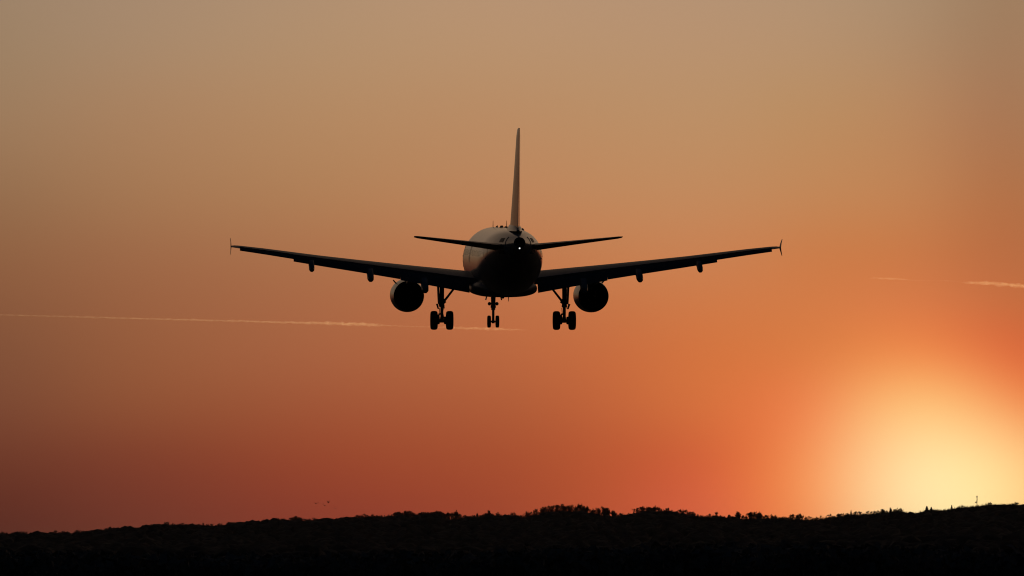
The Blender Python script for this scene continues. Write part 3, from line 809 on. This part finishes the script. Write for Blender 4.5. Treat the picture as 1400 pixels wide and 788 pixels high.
# engines
def make_engine(side):
    cx, cz = side*5.75, -2.20
    e = MB()
    e.lathe([(2.45, .945), (2.9, .975), (3.5, 1.005), (4.2, 1.03), (5.0, 1.045), (5.8, 1.05), (6.6, 1.03), (7.15, .985), (7.38, .93), (7.42, .885), (7.36, .845), (7.1, .82), (6.3, .80)], (cx, 0, cz), 'Y', 48)
    e.lathe([(2.45, .945), (2.40, .93), (2.46, .91), (2.9, .87), (4.2, .76)], (cx, 0, cz), 'Y', 48, mi=1, cap=(False, True))
    en = e.build('engine', [M['nacelle_paint'], M['burnt_metal']], plane)
    c = MB(); c.lathe([(2.75, .04), (2.9, .12), (3.3, .24), (3.8, .32), (4.3, .33)], (cx, 0, cz), 'Y', 24, cap=(True, True)); c.build('exhaust_cone', M['burnt_metal'], en)
    f = MB(); f.lathe([(6.2, .82), (6.25, .82)], (cx, 0, cz), 'Y', 32, cap=(True, True)); f.lathe([(6.24, .3), (6.6, .18), (6.8, .02)], (cx, 0, cz), 'Y', 20, cap=(False, True))
    for k in range(22):
        a = 2*math.pi*k/22; rot = Matrix.Rotation(a, 3, 'Y')
        f.box(Vector((cx, 6.35, cz)) + rot @ Vector((.52, 0, 0)), (.58, .16, .03), rot=rot @ Matrix.Rotation(.6, 3, 'X'))
    f.build('fan', M['bare_metal'], en, smooth=False)
    # strakes on the shoulders of the nacelle
    for sg, r0 in ((1, 1.0), (-1, .99)):
        a = R(48) if sg == 1 else R(132)
        d_ = Vector((math.cos(a)*side, 0, math.sin(a))); tng = Vector((-d_.z, 0, d_.x))
        c0 = Vector((cx, 0, cz)); st = MB()
        h = .30 if sg == 1 else .2
        pts = [c0 + d_*r0 + Vector((0, 6.6, 0)), c0 + d_*r0 + Vector((0, 5.2, 0)), c0 + d_*(r0+h) + Vector((0, 5.25, 0)), c0 + d_*(r0+h*.8) + Vector((0, 5.9, 0))]
        st.add([p + tng*.03 for p in pts] + [p - tng*.03 for p in pts], [(0,1,2,3), (7,6,5,4), (0,4,5,1), (1,5,6,2), (2,6,7,3), (3,7,4,0)])
        st.build('strake', DG, en, smooth=False)
    # pylon
    py = MB(); rr = []
    for y, zt, zb, w_ in ((7.0, -1.25, -1.35, .04), (6.0, -.98, -1.3, .14), (4.5, -.72, -1.3, .19), (3.0, -.62, -1.45, .2), (1.6, -.70, -1.45, .17), (.6, -.8, -1.2, .1), (.0, -.85, -1.0, .03)):
        rr.append([(cx-w_, y, zb), (cx+w_, y, zb), (cx+w_, y, zt), (cx-w_, y, zt)])
    py.loft(rr); py.build('pylon', GR, en, smooth=False)
for s in (-1, 1): make_engine(s)

# tail surfaces
def make_stab(side):
    mb = MB(); rr = []; el_ = MB(); re = []
    for x, yl, yt_, z, t in ((.35, -13.9, -17.75, .93, .125), (1.0, -14.3, -17.8, 1.0, .125), (3.5, -15.85, -18.25, 1.28, .11), (6.0, -17.35, -18.72, 1.56, .10), (6.22, -17.6, -18.76, 1.585, .06)):
        L = yl - yt_; le = Vector((side*x, yl, z - L*.045)); te = Vector((side*x, yt_, z + L*.015))
        rr.append(foil(le, te, t, 0, 10, cut=.70))
        if x > .9:
            re.append(foil(le, te, t, 0, 6, lo=.705))
    mb.loft(rr); o = mb.build('horizontal_stabiliser', GR, plane); el_.loft(re); el_.build('elevator', GR, o)
    patch(33.2, 35.5, .5, 1.55, side, .03, 8).build('stabiliser_seal', W_, o)
    for z0_, z1_ in ((1.22, 1.46), (.56, .76)): patch(34.0, 35.0, z0_, z1_, side, .045, 8).build('trim_slot', DG, o)
for s in (-1, 1): make_stab(s)
fm = MB(); rr = []; rm = MB(); r3 = []
for z, yl, yt_, t in ((1.70, -11.3, -17.5, .105), (2.1, -11.9, -17.58, .105), (2.6, -12.45, -17.72, .105), (5.0, -14.65, -18.45, .10), (7.6, -17.0, -19.25, .10), (7.98, -17.5, -19.35, .08), (8.06, -18.0, -19.3, .04)):
    le = Vector((0, yl, z)); te = Vector((0, yt_, z)); rr.append(foil(le, te, t, 0, 10, cut=.72, up=Vector((1, 0, 0))))
    if 1.9 < z < 8.0: r3.append(foil(le, te, t, 0, 6, up=Vector((1, 0, 0)), lo=.724))
fm.loft(rr); fin = fm.build('vertical_stabiliser', W_, plane); rm.loft(r3); rm.build('rudder', W_, fin)
ff = MB(); ff.loft([[(.03*math.cos(a), y, 1.95 + h*math.sin(a)) for a in [math.pi*k/8 for k in range(9)]] if i == 0 else [(w_*math.cos(a), y, 1.9 + h*max(math.sin(a), 0)) for a in [math.pi*k/8 for k in range(9)]] for i, (y, w_, h) in enumerate(((-9.6, .03, .05), (-10.6, .13, .22), (-11.6, .3, .42), (-13, .42, .5), (-15, .4, .42), (-17, .28, .3), (-17.9, .1, .1)))])
ff.build('fin_fairing', W_, fin)

# landing gear
def tyre(mb, c, r, w, mi_r=0, mi_m=1):
    h = w/2
    mb.lathe([(-h*.55, r*.52), (-h*.9, r*.6), (-h, r*.72), (-h*.96, r*.84), (-h*.82, r*.93), (-h*.58, r*.98), (-h*.28, r), (h*.28, r), (h*.58, r*.98), (h*.82, r*.93), (h*.96, r*.84), (h, r*.72), (h*.9, r*.6), (h*.55, r*.52)], c, 'X', 40, mi=mi_r, cap=(True, True))
    mb.lathe([(-h*.75, .05), (-h*.72, r*.5), (-h*.5, r*.54)], c, 'X', 24, mi=mi_m, cap=(True, True))
    mb.lathe([(h*.5, r*.54), (h*.72, r*.5), (h*.75, .05)], c, 'X', 24, mi=mi_m, cap=(True, True))
GM = M['gear_metal']
def main_gear(side):
    x = side*3.795; za = -3.684
    st = MB()
    st.tube((x, 0, -1.0), (x, 0, -2.75), .145, .135, 16); st.tube((x, 0, -2.75), (x, 0, -2.86), .17, .17, 16)
    st.tube((x, 0, -2.86), (x, 0, za), .095, .095, 14); st.tube((x, 0, za-.14), (x, 0, za+.2), .13, .11, 14)
    st.tube((x-.5, 0, za), (x+.5, 0, za), .075, n=12)
    leg = st.build('main_landing_gear', GM, plane)
    for k in (-1, 1):
        w = MB(); tyre(w, (x + k*.484, 0, za), .585, .45); w.build('wheel', [M['rubber'], GM], leg)
        b = MB(); b.lathe([(-.14, .2), (-.12, .24), (.12, .24), (.14, .2)], (x + k*.27, 0, za), 'X', 20, cap=(True, True)); b.build('brake', DG, leg)
    br = MB(); br.tube((x - side*.1, 0, -2.55), (x - side*.88, .1, -1.55), .075, .065, 10); br.tube((x - side*.05, 0, -2.42), (x - side*.2, 0, -2.62), .12, .1, 10)
    br.build('side_brace', GM, leg)
    dr = MB(); rot = Matrix.Rotation(R(3)*side, 3, 'Y')
    dr.box((x + side*.22, .05, -1.9), (.10, 1.15, 1.55), rot=rot); dr.box((x + side*.17, 0, -2.1), (.2, .1, .1)); dr.box((x + side*.17, 0, -1.6), (.2, .1, .1))
    dr.add([(x+side*.25, -.35, -2.66), (x+side*.25, .35, -2.66), (x+side*.18, .18, -2.98), (x+side*.18, -.18, -2.98), (x+side*.36, -.35, -2.66), (x+side*.36, .35, -2.66), (x+side*.26, .18, -2.98), (x+side*.26, -.18, -2.98)],
           [(0,1,2,3), (7,6,5,4), (0,4,5,1), (1,5,6,2), (2,6,7,3), (3,7,4,0)])
    dr.build('gear_door', GR, leg, smooth=False)
    tl = MB(); q = -side*.02
    tl.tube((x+q-.07, -.12, -2.8), (x+q, -.48, -3.18), .05, .04, 8); tl.tube((x+q+.07, -.12, -2.8), (x+q, -.48, -3.18), .05, .04, 8)
    tl.tube((x+q, -.48, -3.18), (x+q-.08, -.1, -3.55), .04, .05, 8); tl.tube((x+q, -.48, -3.18), (x+q+.08, -.1, -3.55), .04, .05, 8)
    tl.build('torque_link', GM, leg)
    hn = MB()
    hn.tube((x - .2, .1, -3.3), (x - .06, .05, -3.28), .05, n=8); hn.box((x - .2, .05, -3.42), (.13, .2, .2)); hn.tube((x-.2, .05, -3.4), (x-.22, 0, -3.62), .03, n=6)
    hn.tube((x + .16, .05, -2.95), (x + .1, .05, -2.3), .025, n=6); hn.box((x + side*.02 - .12, 0, -2.72), (.1, .2, .12)); hn.tube((x - .15, .1, -2.9), (x - .12, .1, -3.35), .022, n=6)
    hn.build('hydraulic_line', DG, leg)
for s in (-1, 1): main_gear(s)
ny, za = 12.64, -3.93
st = MB()
st.tube((0, ny, -1.6), (0, ny, -2.45), .20, .15, 14); st.tube((0, ny, -2.4), (0, ny, -3.2), .15, .13, 14); st.tube((0, ny, -3.2), (0, ny, za), .085, .08, 12)
st.tube((-.3, ny, za), (.3, ny, za), .055, n=10); st.lathe([(-.1, .06), (-.08, .17), (.08, .17), (.1, .06)], (0, ny, -2.98), 'Z', 14, cap=(True, True)); st.tube((0, ny, za-.11), (0, ny, za+.12), .1, .09, 12)
st.tube((0, ny+.1, -2.6), (0, ny+1.1, -1.9), .06, n=8)
ng = st.build('nose_landing_gear', GM, plane)
for k in (-1, 1):
    w = MB(); tyre(w, (k*.262, ny, za), .385, .23); w.build('wheel', [M['rubber'], GM], ng)
    l = MB(); l.lathe([(-.1, .05), (-.08, .09), (.05, .115), (.1, .11)], (k*.235, ny+.05, -2.80), 'Y', 16, cap=(True, True)); l.tube((0, ny, -2.8), (k*.2, ny, -2.8), .05, n=8); l.build('landing_light', DG, ng)
    d_ = MB(); d_.box((k*.43, ny-.5, -2.26), (.05, .8, .62), rot=Matrix.Rotation(R(-14)*k, 3, 'Y')); d_.build('gear_door', GR, ng, smooth=False)
tl = MB(); tl.tube((-.05, ny-.1, -3.1), (0, ny-.38, -3.4), .04, n=8); tl.tube((.05, ny-.1, -3.1), (0, ny-.38, -3.4), .04, n=8); tl.tube((0, ny-.38, -3.4), (0, ny-.06, -3.72), .04, n=8); tl.build('torque_link', GM, ng)
